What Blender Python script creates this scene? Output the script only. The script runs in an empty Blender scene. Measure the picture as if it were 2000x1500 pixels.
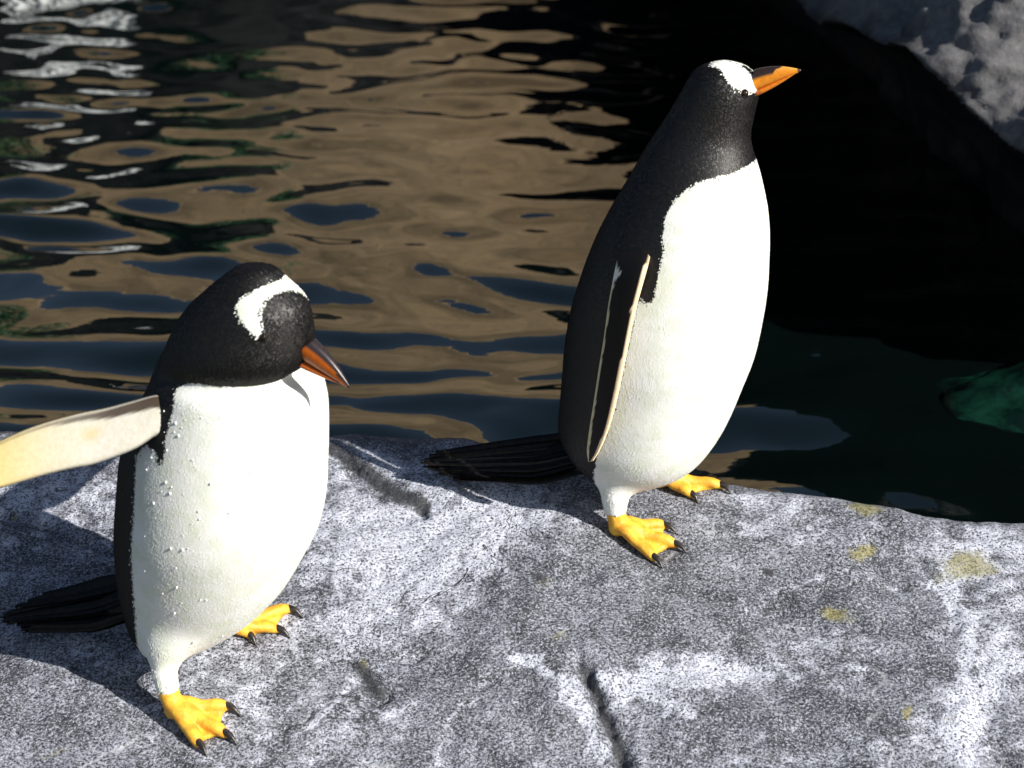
import bpy, bmesh, math, random
import numpy as np
from mathutils import Vector, Matrix
from mathutils.bvhtree import BVHTree

random.seed(7)
rng = np.random.default_rng(11)
scene = bpy.context.scene
COL = scene.collection

# ------------------------------------------------------------------ camera
PITCH = math.radians(22.0)
CAM = np.array([0.0, -2.5, 1.22])
FPX = 1000.0 / math.tan(math.radians(15.0))      # focal length in photo pixels (photo 2000 px wide)
cd = bpy.data.cameras.new('camera')
cam = bpy.data.objects.new('camera', cd)
COL.objects.link(cam)
cam.location = CAM
cam.rotation_euler = (math.pi / 2 - PITCH, 0, 0)
cd.sensor_width = 36.0
cd.lens = 18.0 / math.tan(math.radians(15.0))
cd.clip_end = 500
cd.dof.use_dof = True
cd.dof.focus_distance = 2.6
cd.dof.aperture_fstop = 6.3
scene.camera = cam
RIGHT = np.array([1.0, 0, 0])
UP = np.array([0, math.sin(PITCH), math.cos(PITCH)])
FWD = np.array([0, math.cos(PITCH), -math.sin(PITCH)])

# ------------------------------------------------------------------ light
SUN_EL = math.radians(33.0)
SUN_AZ = math.radians(36.0)                      # from the right, this far round towards the camera
SUN = np.array([math.cos(SUN_EL) * math.cos(SUN_AZ), -math.cos(SUN_EL) * math.sin(SUN_AZ), math.sin(SUN_EL)])
world = bpy.data.worlds.new('World')
scene.world = world
world.use_nodes = True
wn = world.node_tree
sky = wn.nodes.new('ShaderNodeTexSky')
sky.sky_type = 'NISHITA'
sky.sun_disc = False
sky.sun_elevation = SUN_EL
sky.sun_rotation = math.atan2(SUN[0], SUN[1])
bg = wn.nodes['Background']
bg.inputs['Strength'].default_value = 0.058
wn.links.new(sky.outputs[0], bg.inputs['Color'])
sd = bpy.data.lights.new('sun', 'SUN')
sd.energy = 5.0
sd.angle = math.radians(0.53)
sd.color = (1.0, 0.95, 0.87)
sun = bpy.data.objects.new('sun', sd)
COL.objects.link(sun)
sun.location = (3, -3, 4)
sun.rotation_euler = Vector(SUN).to_track_quat('Z', 'Y').to_euler()
vs = scene.view_settings
vs.view_transform = 'Standard'
vs.look = 'None'
vs.exposure = 0.6
vs.gamma = 1.0
vs.use_curve_mapping = False

# ------------------------------------------------------------------ small maths
def ray(x, y):
    d = FWD + RIGHT * ((x - 1000.0) / FPX) + UP * (-(y - 750.0) / FPX)
    return d                                     # depth along FWD is the parameter

def project(P):
    Q = P - CAM
    dep = Q @ FWD
    return np.stack([1000 + FPX * (Q @ RIGHT) / dep, 750 - FPX * (Q @ UP) / dep], -1)

def hash3(ix, iy, iz, seed):
    h = (ix.astype(np.int64) * 374761393 + iy.astype(np.int64) * 668265263 + iz.astype(np.int64) * 2147483647 + seed * 974711) & 0xffffffff
    h = ((h ^ (h >> 13)) * 1274126177) & 0xffffffff
    h = ((h ^ (h >> 16)) * 2246822519) & 0xffffffff
    return ((h ^ (h >> 15)) & 0xffffff) / float(0xffffff)

def vnoise(P, seed=0):
    P = np.asarray(P, float)
    i = np.floor(P).astype(np.int64)
    f = P - i
    f = f * f * f * (f * (f * 6 - 15) + 10)
    out = 0
    for dx in (0, 1):
        wx = f[..., 0] if dx else 1 - f[..., 0]
        for dy in (0, 1):
            wy = f[..., 1] if dy else 1 - f[..., 1]
            for dz in (0, 1):
                wz = f[..., 2] if dz else 1 - f[..., 2]
                out = out + wx * wy * wz * hash3(i[..., 0] + dx, i[..., 1] + dy, i[..., 2] + dz, seed)
    return out * 2 - 1

def fbm(P, octaves=4, seed=0, gain=0.5):
    P = np.asarray(P, float)
    s, a, t = 0, 1.0, 0
    for o in range(octaves):
        s = s + a * vnoise(P * (2.03 ** o) + o * 17.3, seed + o)
        t += a
        a *= gain
    return s / t

def smooth(e0, e1, x):
    t = np.clip((x - e0) / (e1 - e0), 0, 1)
    return t * t * (3 - 2 * t)

def poly_sd(P, poly):
    """signed distance (positive inside) of 2D points to a polygon"""
    P = np.asarray(P, float)
    V = np.asarray(poly, float)
    n = len(V)
    dmin = np.full(len(P), 1e18)
    inside = np.zeros(len(P), bool)
    for k in range(n):
        a, b = V[k], V[(k + 1) % n]
        e = b - a
        w = P - a
        t = np.clip((w @ e) / (e @ e + 1e-12), 0, 1)
        d = w - t[:, None] * e
        dmin = np.minimum(dmin, (d * d).sum(1))
        c1 = (a[1] > P[:, 1]) != (b[1] > P[:, 1])
        den = (b[1] - a[1]) if abs(b[1] - a[1]) > 1e-12 else 1e-12
        xi = (b[0] - a[0]) * (P[:, 1] - a[1]) / den + a[0]
        inside ^= c1 & (P[:, 0] < xi)
    return np.where(inside, 1, -1) * np.sqrt(dmin)

def line_dist(P, pts):
    """distance to a polyline and how far along it (0..1)"""
    V = np.asarray(pts, float)
    dm = np.full(len(P), 1e18)
    tt = np.zeros(len(P))
    n = len(V) - 1
    for k in range(n):
        a, e = V[k], V[k + 1] - V[k]
        w = P - a
        t = np.clip((w @ e) / (e @ e + 1e-12), 0, 1)
        d = ((w - t[:, None] * e) ** 2).sum(1)
        m = d < dm
        dm = np.where(m, d, dm)
        tt = np.where(m, (k + t) / n, tt)
    return np.sqrt(dm), tt

def cinterp(xs, ys, q):
    """Catmull-Rom style interpolation through samples"""
    xs, ys = np.asarray(xs, float), np.asarray(ys, float)
    m = np.gradient(ys, xs)
    q = np.asarray(q, float)
    k = np.clip(np.searchsorted(xs, q) - 1, 0, len(xs) - 2)
    h = xs[k + 1] - xs[k]
    t = (q - xs[k]) / h
    return ((2 * t**3 - 3 * t**2 + 1) * ys[k] + (t**3 - 2 * t**2 + t) * h * m[k]
            + (-2 * t**3 + 3 * t**2) * ys[k + 1] + (t**3 - t**2) * h * m[k + 1])

# ------------------------------------------------------------------ mesh helpers
def mesh_from(name, V, F):
    me = bpy.data.meshes.new(name)
    me.from_pydata([tuple(v) for v in np.asarray(V, float)], [], [tuple(int(i) for i in f) for f in F])
    me.update()
    return me

def grid_mesh(name, P):
    """P: (n, m, 3) sheet"""
    n, m = P.shape[:2]
    me = bpy.data.meshes.new(name)
    idx = np.arange(n * m).reshape(n, m)
    q = np.stack([idx[:-1, :-1], idx[:-1, 1:], idx[1:, 1:], idx[1:, :-1]], -1).reshape(-1, 4)
    me.vertices.add(n * m)
    me.vertices.foreach_set('co', P.reshape(-1).astype(np.float32))
    me.loops.add(len(q) * 4)
    me.loops.foreach_set('vertex_index', q.reshape(-1).astype(np.int32))
    me.polygons.add(len(q))
    me.polygons.foreach_set('loop_start', np.arange(0, len(q) * 4, 4, dtype=np.int32))
    me.polygons.foreach_set('use_smooth', np.ones(len(q), bool))
    me.update(calc_edges=True)
    me.validate()
    return me

def shade_smooth(me):
    me.polygons.foreach_set('use_smooth', np.ones(len(me.polygons), bool))
    me.update()

def set_attr(me, name, values):
    a = me.attributes.new(name, 'FLOAT', 'POINT')
    a.data.foreach_set('value', np.asarray(values, np.float32))

def set_col(me, name, values):
    a = me.attributes.new(name, 'FLOAT_COLOR', 'POINT')
    v = np.concatenate([np.asarray(values, np.float32), np.ones((len(values), 1), np.float32)], 1)
    a.data.foreach_set('color', v.reshape(-1))

def verts(me):
    a = np.empty(len(me.vertices) * 3, np.float32)
    me.vertices.foreach_get('co', a)
    return a.reshape(-1, 3).astype(float)

def link(name, me, mat, parent=None):
    o = bpy.data.objects.new(name, me)
    COL.objects.link(o)
    if mat:
        me.materials.append(mat)
    if parent:
        o.parent = parent
        o.matrix_parent_inverse = parent.matrix_world.inverted()
    return o

def tag(o, label=None, cat=None, group=None, kind=None):
    if label: o['label'] = label
    if cat: o['category'] = cat
    if group: o['group'] = group
    if kind: o['kind'] = kind
    return o

def rings_to_mesh(rings):
    """list of (n,3) closed rings -> capped tube (V, F)"""
    n = len(rings[0])
    V = np.concatenate(rings)
    F = []
    for k in range(len(rings) - 1):
        for j in range(n):
            a, b = k * n + j, k * n + (j + 1) % n
            F.append((a, b, b + n, a + n))
    c0, c1 = len(V), len(V) + 1
    V = np.concatenate([V, [rings[0].mean(0)], [rings[-1].mean(0)]])
    for j in range(n):
        F.append((c0, (j + 1) % n, j))
        F.append((c1, (len(rings) - 1) * n + j, (len(rings) - 1) * n + (j + 1) % n))
    return V, F

def tube(points, radii, n=16, flat=1.0, flat_axis=None):
    """tapered tube with rounded ends through 3D points"""
    P = np.asarray(points, float)
    T = np.gradient(P, axis=0)
    rings = []
    up0 = np.array([0, 0, 1.0]) if flat_axis is None else np.asarray(flat_axis, float)
    m = len(P)
    for i in range(m):
        t = T[i] / np.linalg.norm(T[i])
        s = np.cross(t, up0)
        if np.linalg.norm(s) < 1e-4:
            s = np.cross(t, [1, 0, 0])
        s /= np.linalg.norm(s)
        u = np.cross(s, t)
        a = np.linspace(0, 2 * math.pi, n, endpoint=False)
        r = radii[i]
        rings.append(P[i] + r * (np.cos(a)[:, None] * s + flat * np.sin(a)[:, None] * u))
    # round caps
    t0 = T[0] / np.linalg.norm(T[0]); t1 = T[-1] / np.linalg.norm(T[-1])
    f, b = [], []
    for q in (0.5, 0.85):
        k = math.sqrt(1 - q * q)
        f.append(P[0] + (rings[0] - P[0]) * k - t0 * radii[0] * q)
        b.append(P[-1] + (rings[-1] - P[-1]) * k + t1 * radii[-1] * q)
    return rings_to_mesh(f[::-1] + rings + b)

def join_vf(parts):
    Vs, Fs, o = [], [], 0
    for V, F in parts:
        Vs.append(np.asarray(V))
        Fs += [tuple(i + o for i in f) for f in F]
        o += len(V)
    return np.concatenate(Vs), Fs

def remeshed(name, parts, voxel, iters):
    V, F = join_vf(parts)
    me = mesh_from(name + '_raw', V, F)
    bm = bmesh.new(); bm.from_mesh(me)
    bmesh.ops.recalc_face_normals(bm, faces=bm.faces)
    bm.to_mesh(me); bm.free()
    o = bpy.data.objects.new(name + '_raw', me)
    COL.objects.link(o)
    m = o.modifiers.new('r', 'REMESH'); m.mode = 'VOXEL'; m.voxel_size = voxel
    s = o.modifiers.new('s', 'SMOOTH'); s.factor = 0.5; s.iterations = iters
    dg = bpy.context.evaluated_depsgraph_get()
    out = bpy.data.meshes.new_from_object(o.evaluated_get(dg))
    out.name = name
    bpy.data.objects.remove(o); bpy.data.meshes.remove(me)
    shade_smooth(out)
    return out

def relax(me, mask, iters):
    """Laplacian smoothing where mask (0..1) allows it"""
    V = verts(me)
    e = np.empty(len(me.edges) * 2, np.int32); me.edges.foreach_get('vertices', e); e = e.reshape(-1, 2)
    cnt = np.bincount(e.reshape(-1), minlength=len(V)).astype(float)[:, None]
    m = mask[:, None] * 0.6
    for _ in range(iters):
        acc = np.zeros_like(V)
        for c in range(3):
            acc[:, c] = np.bincount(e[:, 0], V[e[:, 1], c], len(V)) + np.bincount(e[:, 1], V[e[:, 0], c], len(V))
        V = V + m * (acc / cnt - V)
    me.vertices.foreach_set('co', V.reshape(-1).astype(np.float32)); me.update()
    return V

# ------------------------------------------------------------------ materials
class NT:
    def __init__(self, name):
        self.m = bpy.data.materials.new(name)
        self.m.use_nodes = True
        self.t = self.m.node_tree
        self.b = self.t.nodes['Principled BSDF']
    def n(self, typ, **kw):
        nd = self.t.nodes.new(typ)
        for k, v in kw.items():
            setattr(nd, k, v)
        return nd
    def link(self, a, b):
        self.t.links.new(a, b)
    def val(self, sock, v):
        if hasattr(v, 'is_linked') or isinstance(v, bpy.types.NodeSocket):
            self.link(v, sock)
        else:
            sock.default_value = v
    def attr(self, name):
        return self.n('ShaderNodeAttribute', attribute_name=name)
    def coord(self):
        return self.n('ShaderNodeTexCoord').outputs['Object']
    def noise(self, scale, detail=4, rough=0.55, vec=None, dist=0.0):
        nd = self.n('ShaderNodeTexNoise')
        nd.inputs['Scale'].default_value = scale
        nd.inputs['Detail'].default_value = detail
        nd.inputs['Roughness'].default_value = rough
        nd.inputs['Distortion'].default_value = dist
        self.link(vec if vec is not None else self.coord(), nd.inputs['Vector'])
        return nd.outputs['Fac']
    def math(self, op, a, b=0.0, c=0.0, clamp=False):
        nd = self.n('ShaderNodeMath', operation=op, use_clamp=clamp)
        for s, v in zip(nd.inputs, (a, b, c)):
            self.val(s, v)
        return nd.outputs[0]
    def ramp(self, fac, e0, e1, o0=0.0, o1=1.0):
        nd = self.n('ShaderNodeMapRange', interpolation_type='SMOOTHSTEP')
        for s, v in zip(nd.inputs[:5], (fac, e0, e1, o0, o1)):
            self.val(s, v)
        return nd.outputs[0]
    def mix(self, fac, a, b, mode='MIX'):
        nd = self.n('ShaderNodeMix', data_type='RGBA', blend_type=mode)
        self.val(nd.inputs[0], fac)
        for s, v in ((nd.inputs[6], a), (nd.inputs[7], b)):
            self.val(s, v if not isinstance(v, tuple) else (*v, 1.0) if len(v) == 3 else v)
        return nd.outputs[2]
    def bump(self, h, strength, dist):
        nd = self.n('ShaderNodeBump')
        nd.inputs['Strength'].default_value = strength
        nd.inputs['Distance'].default_value = dist
        self.link(h, nd.inputs['Height'])
        self.link(nd.outputs[0], self.b.inputs['Normal'])
    def set(self, **kw):
        for k, v in kw.items():
            s = self.b.inputs[k]
            self.val(s, (*v, 1.0) if isinstance(v, tuple) and len(v) == 3 else v)
        return self

def matte(k, col, gloss, rough):
    bp = k.n('ShaderNodeBump'); bp.inputs['Strength'].default_value = 0.12; bp.inputs['Distance'].default_value = 0.0015
    k.link(k.noise(420, 3), bp.inputs['Height'])
    d = k.n('ShaderNodeBsdfDiffuse'); k.val(d.inputs['Color'], col)
    g = k.n('ShaderNodeBsdfGlossy'); g.inputs['Roughness'].default_value = rough
    m = k.n('ShaderNodeMixShader'); k.val(m.inputs[0], gloss)
    k.link(bp.outputs[0], d.inputs['Normal']); k.link(bp.outputs[0], g.inputs['Normal'])
    k.link(d.outputs[0], m.inputs[1]); k.link(g.outputs[0], m.inputs[2])
    k.t.nodes.remove(k.b)
    k.link(m.outputs[0], k.t.nodes['Material Output'].inputs['Surface'])

def mat_feather():
    k = NT('penguin_plumage')
    w = k.attr('white').outputs['Fac']
    j = k.math('MULTIPLY', k.math('SUBTRACT', k.noise(330, 2), 0.5), 0.008)
    f = k.ramp(k.math('ADD', w, j), -0.0008, 0.0008)
    mott = k.noise(38, 5, 0.6)
    wh = k.mix(k.ramp(mott, 0.38, 0.68), (0.80, 0.81, 0.78), (0.71, 0.745, 0.64))
    bl = k.mix(k.ramp(k.noise(140, 3), 0.4, 0.75), (0.0022, 0.0019, 0.0020), (0.0075, 0.0058, 0.0050))
    matte(k, k.mix(f, bl, wh), k.ramp(f, 0, 1, 0.045, 0.0), 0.50)
    return k.m

def mat_flipper():
    k = NT('flipper_skin')
    c = k.attr('tint')
    k.link(k.mix(k.ramp(k.noise(160, 4), 0.3, 0.75, 0.0, 0.45), c.outputs['Color'], k.mix(1.0, c.outputs['Color'], (0.85, 0.78, 0.62), 'MULTIPLY')), k.b.inputs['Base Color'])
    k.set(Roughness=0.6)
    k.b.inputs['Specular IOR Level'].default_value = 0.2
    k.bump(k.noise(220, 3), 0.22, 0.002)
    return k.m

def mat_plain(name, c0, c1, scale, rough, bump=0.2, dist=0.001, bscale=None):
    k = NT(name)
    k.link(k.mix(k.ramp(k.noise(scale, 5), 0.32, 0.7), c0, c1), k.b.inputs['Base Color'])
    k.set(Roughness=rough)
    k.bump(k.noise(bscale or scale * 3, 4), bump, dist)
    return k.m

def mat_bill():
    k = NT('bill_horn')
    c = k.attr('tint')
    k.link(k.mix(k.ramp(k.noise(220, 4), 0.4, 0.8, 0, 0.3), c.outputs['Color'], (0.12, 0.03, 0.01)), k.b.inputs['Base Color'])
    k.set(Roughness=0.32)
    k.bump(k.noise(350, 3), 0.15, 0.001)
    return k.m

def mat_rock():
    k = NT('speckled_rock')
    gu = k.attr('guano').outputs['Fac']
    al = k.attr('algae').outputs['Fac']
    dk = k.attr('dark').outputs['Fac']
    base = k.mix(k.ramp(k.noise(14, 5, 0.6), 0.35, 0.66), (0.072, 0.079, 0.094), (0.25, 0.262, 0.305))
    spk = k.noise(270, 3, 0.7)
    spk2 = k.noise(560, 2, 0.6)
    sp = k.math('ADD', k.math('MULTIPLY', spk, 0.65), k.math('MULTIPLY', spk2, 0.35))
    c = k.mix(k.ramp(sp, 0.53, 0.41), base, (0.022, 0.022, 0.025))
    c = k.mix(k.ramp(sp, 0.52, 0.60, 0, 0.75), c, (0.46, 0.48, 0.56))
    cover = k.math('ADD', k.math('MULTIPLY', gu, 0.5), k.math('MULTIPLY', k.math('SUBTRACT', k.noise(30, 6, 0.68), 0.5), 1.5))
    gf = k.math('MULTIPLY', k.ramp(cover, 0.12, 0.48), k.ramp(sp, 0.40, 0.53))
    c = k.mix(k.math('MULTIPLY', gf, 0.9), c, (0.60, 0.63, 0.73))
    # pits, coarse dark grains and thin pale scratches
    vo = k.n('ShaderNodeTexVoronoi', feature='F1'); vo.inputs['Scale'].default_value = 120; k.link(k.coord(), vo.inputs['Vector'])
    pit = k.math('MULTIPLY', k.ramp(vo.outputs['Distance'], 0.30, 0.12), k.ramp(k.noise(24, 4, 0.6), 0.50, 0.64))
    c = k.mix(k.math('MULTIPLY', pit, 0.8), c, (0.02, 0.02, 0.023))
    scr = k.math('ABSOLUTE', k.math('SUBTRACT', k.noise(4, 3, 0.5), 0.5))
    c = k.mix(k.math('MULTIPLY', k.math('MULTIPLY', k.ramp(scr, 0.009, 0.002), k.ramp(k.noise(5, 2), 0.52, 0.66)), 0.4), c, (0.60, 0.61, 0.66))
    crk = k.math('ABSOLUTE', k.math('SUBTRACT', k.noise(4.2, 5, 0.62, dist=0.9), 0.47))
    crf = k.math('MULTIPLY', k.ramp(crk, 0.006, 0.001), k.ramp(k.noise(3.3, 2), 0.52, 0.62))
    c = k.mix(k.math('MULTIPLY', crf, 0.85), c, (0.02, 0.02, 0.022))
    c = k.mix(k.math('MULTIPLY', k.ramp(k.math('ADD', al, k.math('MULTIPLY', k.math('SUBTRACT', k.noise(48, 6, 0.75), 0.5), 1.5)), 0.38, 0.80), k.ramp(sp, 0.40, 0.52, 0.15, 0.72)), c, (0.29, 0.26, 0.085))
    c = k.mix(k.math('MULTIPLY', k.ramp(k.math('ADD', dk, k.math('MULTIPLY', k.math('SUBTRACT', k.noise(75, 5, 0.7), 0.5), 1.1)), 0.22, 0.72), 0.85), c, (0.035, 0.036, 0.040))
    k.link(c, k.b.inputs['Base Color'])
    k.set(Roughness=0.72)
    k.b.inputs['Specular IOR Level'].default_value = 0.35
    h = k.math('ADD', k.math('MULTIPLY', sp, 0.7), k.math('MULTIPLY', k.noise(60, 6, 0.65), 0.9))
    h = k.math('SUBTRACT', h, k.math('ADD', k.math('MULTIPLY', pit, 0.4), k.math('MULTIPLY', crf, 1.0)))
    k.bump(h, 0.7, 0.006)
    return k.m

def mat_darkrock():
    k = NT('wet_dark_rock')
    lit_dry = k.attr('lit_dry').outputs['Fac']  # sun and shade painted in: lit top grey, wet shaded hollow near black
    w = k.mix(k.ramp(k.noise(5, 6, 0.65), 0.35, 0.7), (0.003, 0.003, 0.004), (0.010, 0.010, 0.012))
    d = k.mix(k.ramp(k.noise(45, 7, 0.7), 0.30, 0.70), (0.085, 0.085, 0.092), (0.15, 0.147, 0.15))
    k.link(k.mix(lit_dry, w, d), k.b.inputs['Base Color'])
    k.set(Roughness=k.ramp(lit_dry, 0, 1, 0.7, 0.85))
    k.b.inputs['Specular IOR Level'].default_value = 0.12
    k.bump(k.noise(26, 8, 0.6), 0.35, 0.02)
    return k.m

def mat_water():
    k = NT('pool_water')
    k.set(**{'Base Color': (0.0012, 0.0030, 0.0028), 'Roughness': 0.015})
    k.b.inputs['IOR'].default_value = 1.5
    mp = k.n('ShaderNodeMapping'); mp.inputs['Scale'].default_value = (0.45, 1.0, 1.0); k.link(k.coord(), mp.inputs['Vector'])
    k.bump(k.noise(20, 2, 0.5, vec=mp.outputs[0]), 0.06, 0.008)
    return k.m

M_FEATHER = mat_feather()
M_FLIPPER = mat_flipper()
M_BILL = mat_bill()
M_ROCK = mat_rock()
M_DARK = mat_darkrock()
M_WATER = mat_water()
M_FOOT = mat_plain('foot_skin', (0.84, 0.49, 0.045), (0.66, 0.28, 0.02), 60, 0.5, 0.5, 0.002, 260)
M_CLAW = mat_plain('claw_horn', (0.012, 0.010, 0.010), (0.04, 0.032, 0.028), 200, 0.35)
M_EYE = mat_plain('eye_gloss', (0.006, 0.004, 0.003), (0.02, 0.01, 0.006), 200, 0.05, 0.0)
_k = NT('tail_feather'); matte(_k, _k.mix(_k.ramp(_k.noise(180, 4), 0.35, 0.7), (0.0025, 0.002, 0.002), (0.012, 0.010, 0.009)), 0.022, 0.36); M_TAIL = _k.m
M_TAN = mat_plain('sandy_wall', (0.74, 0.53, 0.30), (0.58, 0.42, 0.25), 2.2, 0.9, 0.4, 0.02, 18)

# ------------------------------------------------------------------ the rock the penguins stand on
WATER_Z = -0.17
SLOPE = 0.22
def ray_plane(x, y):
    d = ray(x, y)
    t = (SLOPE * CAM[1] - CAM[2]) / (d[2] - SLOPE * d[1])
    return CAM + d * t

edge_px = [(-900, 810), (-400, 812), (0, 822), (350, 822), (650, 826), (900, 842), (1100, 880), (1300, 912), (1430, 928), (1600, 952), (1800, 985), (2000, 1006), (2500, 1060), (3100, 1120)]
EDGE = np.array([ray_plane(*p)[:2] for p in edge_px])
EDGE = EDGE[np.argsort(EDGE[:, 0])]
def pxline(pts):
    return [tuple(ray_plane(*p)[:2]) for p in pts]
# (polyline in photo pixels, width m, depth m): negative depth is a raised rib
GROOVES = [
    ([(1130, 1285), (1165, 1350), (1185, 1400), (1212, 1450), (1225, 1500), (1235, 1560)], 0.011, 0.014),
    ([(735, 1272), (830, 1278), (920, 1276), (1000, 1290), (1070, 1315), (1140, 1350)], 0.006, 0.006),
    ([(700, 1296), (716, 1330), (745, 1360)], 0.010, 0.011),
    ([(645, 876), (700, 910), (760, 955), (828, 1003)], 0.015, 0.012),
    ([(-200, 985), (0, 1014), (110, 1042), (225, 1088), (300, 1130)], 0.010, 0.012),
    ([(145, 985), (180, 1020), (215, 1050)], 0.006, 0.006),
    ([(1775, 1050), (1790, 1090), (1812, 1120)], 0.006, 0.005),
    ([(870, 1500), (885, 1420), (930, 1350), (1010, 1310)], 0.012, 0.005),
    ([(1380, 1270), (1480, 1200), (1620, 1150), (1760, 1140)], 0.016, 0.005),
    ([(1860, 1500), (1880, 1380), (1900, 1280), (1880, 1180)], 0.014, -0.004),
    ([(1960, 1350), (1925, 1430), (1980, 1500)], 0.014, 0.005),
    ([(560, 1420), (640, 1370), (690, 1330)], 0.006, 0.004),
]
GROOVES = [(pxline(p), w, d) for p, w, d in GROOVES]

def rock_z(x, y, detail=True):
    x, y = np.asarray(x, float), np.asarray(y, float)
    sh = x.shape
    xf, yf = x.reshape(-1), y.reshape(-1)
    z = SLOPE * yf
    z = np.where(yf < -0.75, z - (-0.75 - yf) ** 2 * 0.35, z)
    ye = np.interp(xf, EDGE[:, 0], EDGE[:, 1])
    wob = 0.006 * vnoise(np.stack([xf * 9, yf * 0, yf * 0], -1), 5) + 0.0015 * vnoise(np.stack([xf * 33, yf * 0, yf * 0], -1), 6)
    t = np.maximum(yf - (ye - 0.045 + wob), 0)
    z = z - np.where(t < 0.16, t * t / 0.15, 0.16 ** 2 / 0.15 + (t - 0.16) * 2.13)
    P = np.stack([xf, yf, np.zeros_like(xf)], -1)
    z = z + 0.010 * fbm(P * 4.2, 2, 21)
    if detail:
        z = z + 0.0085 * fbm(P * 13, 4, 31) * np.where(yf > ye - 0.12, 0.55, 1.0) + 0.0016 * fbm(P * 70, 3, 41)
        XY = P[:, :2]
        for pts, w, d in GROOVES:
            lo, hi = np.min(pts, 0) - 5 * w, np.max(pts, 0) + 5 * w
            m = np.where(((XY > lo) & (XY < hi)).all(1))[0]
            if not len(m):
                continue
            q = XY[m] + 0.006 * np.stack([vnoise(P[m] * 45, 51), vnoise(P[m] * 45, 52)], -1)
            dd, tt = line_dist(q, pts)
            wv = w * (0.65 + 0.5 * np.sin(np.pi * np.clip(tt, 0, 1)))
            wv = wv * (1 + 0.45 * vnoise(P[m] * 80, 54))
            prof = np.exp(-(dd / wv) ** 2)
            z[m] = z[m] - d * prof * (0.8 + 0.5 * vnoise(P[m] * 30, 53))
    return z.reshape(sh)

def on_rock(x, y):
    """photo pixel -> point on the rock"""
    d = ray(x, y)
    t0, t1 = 1.6, 3.4
    ts = np.linspace(t0, t1, 1400)
    P = CAM + ts[:, None] * d
    z = rock_z(P[:, 0], P[:, 1])
    k = np.where(P[:, 2] <= z)[0]
    return P[k[0]] if len(k) else P[-1]

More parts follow.
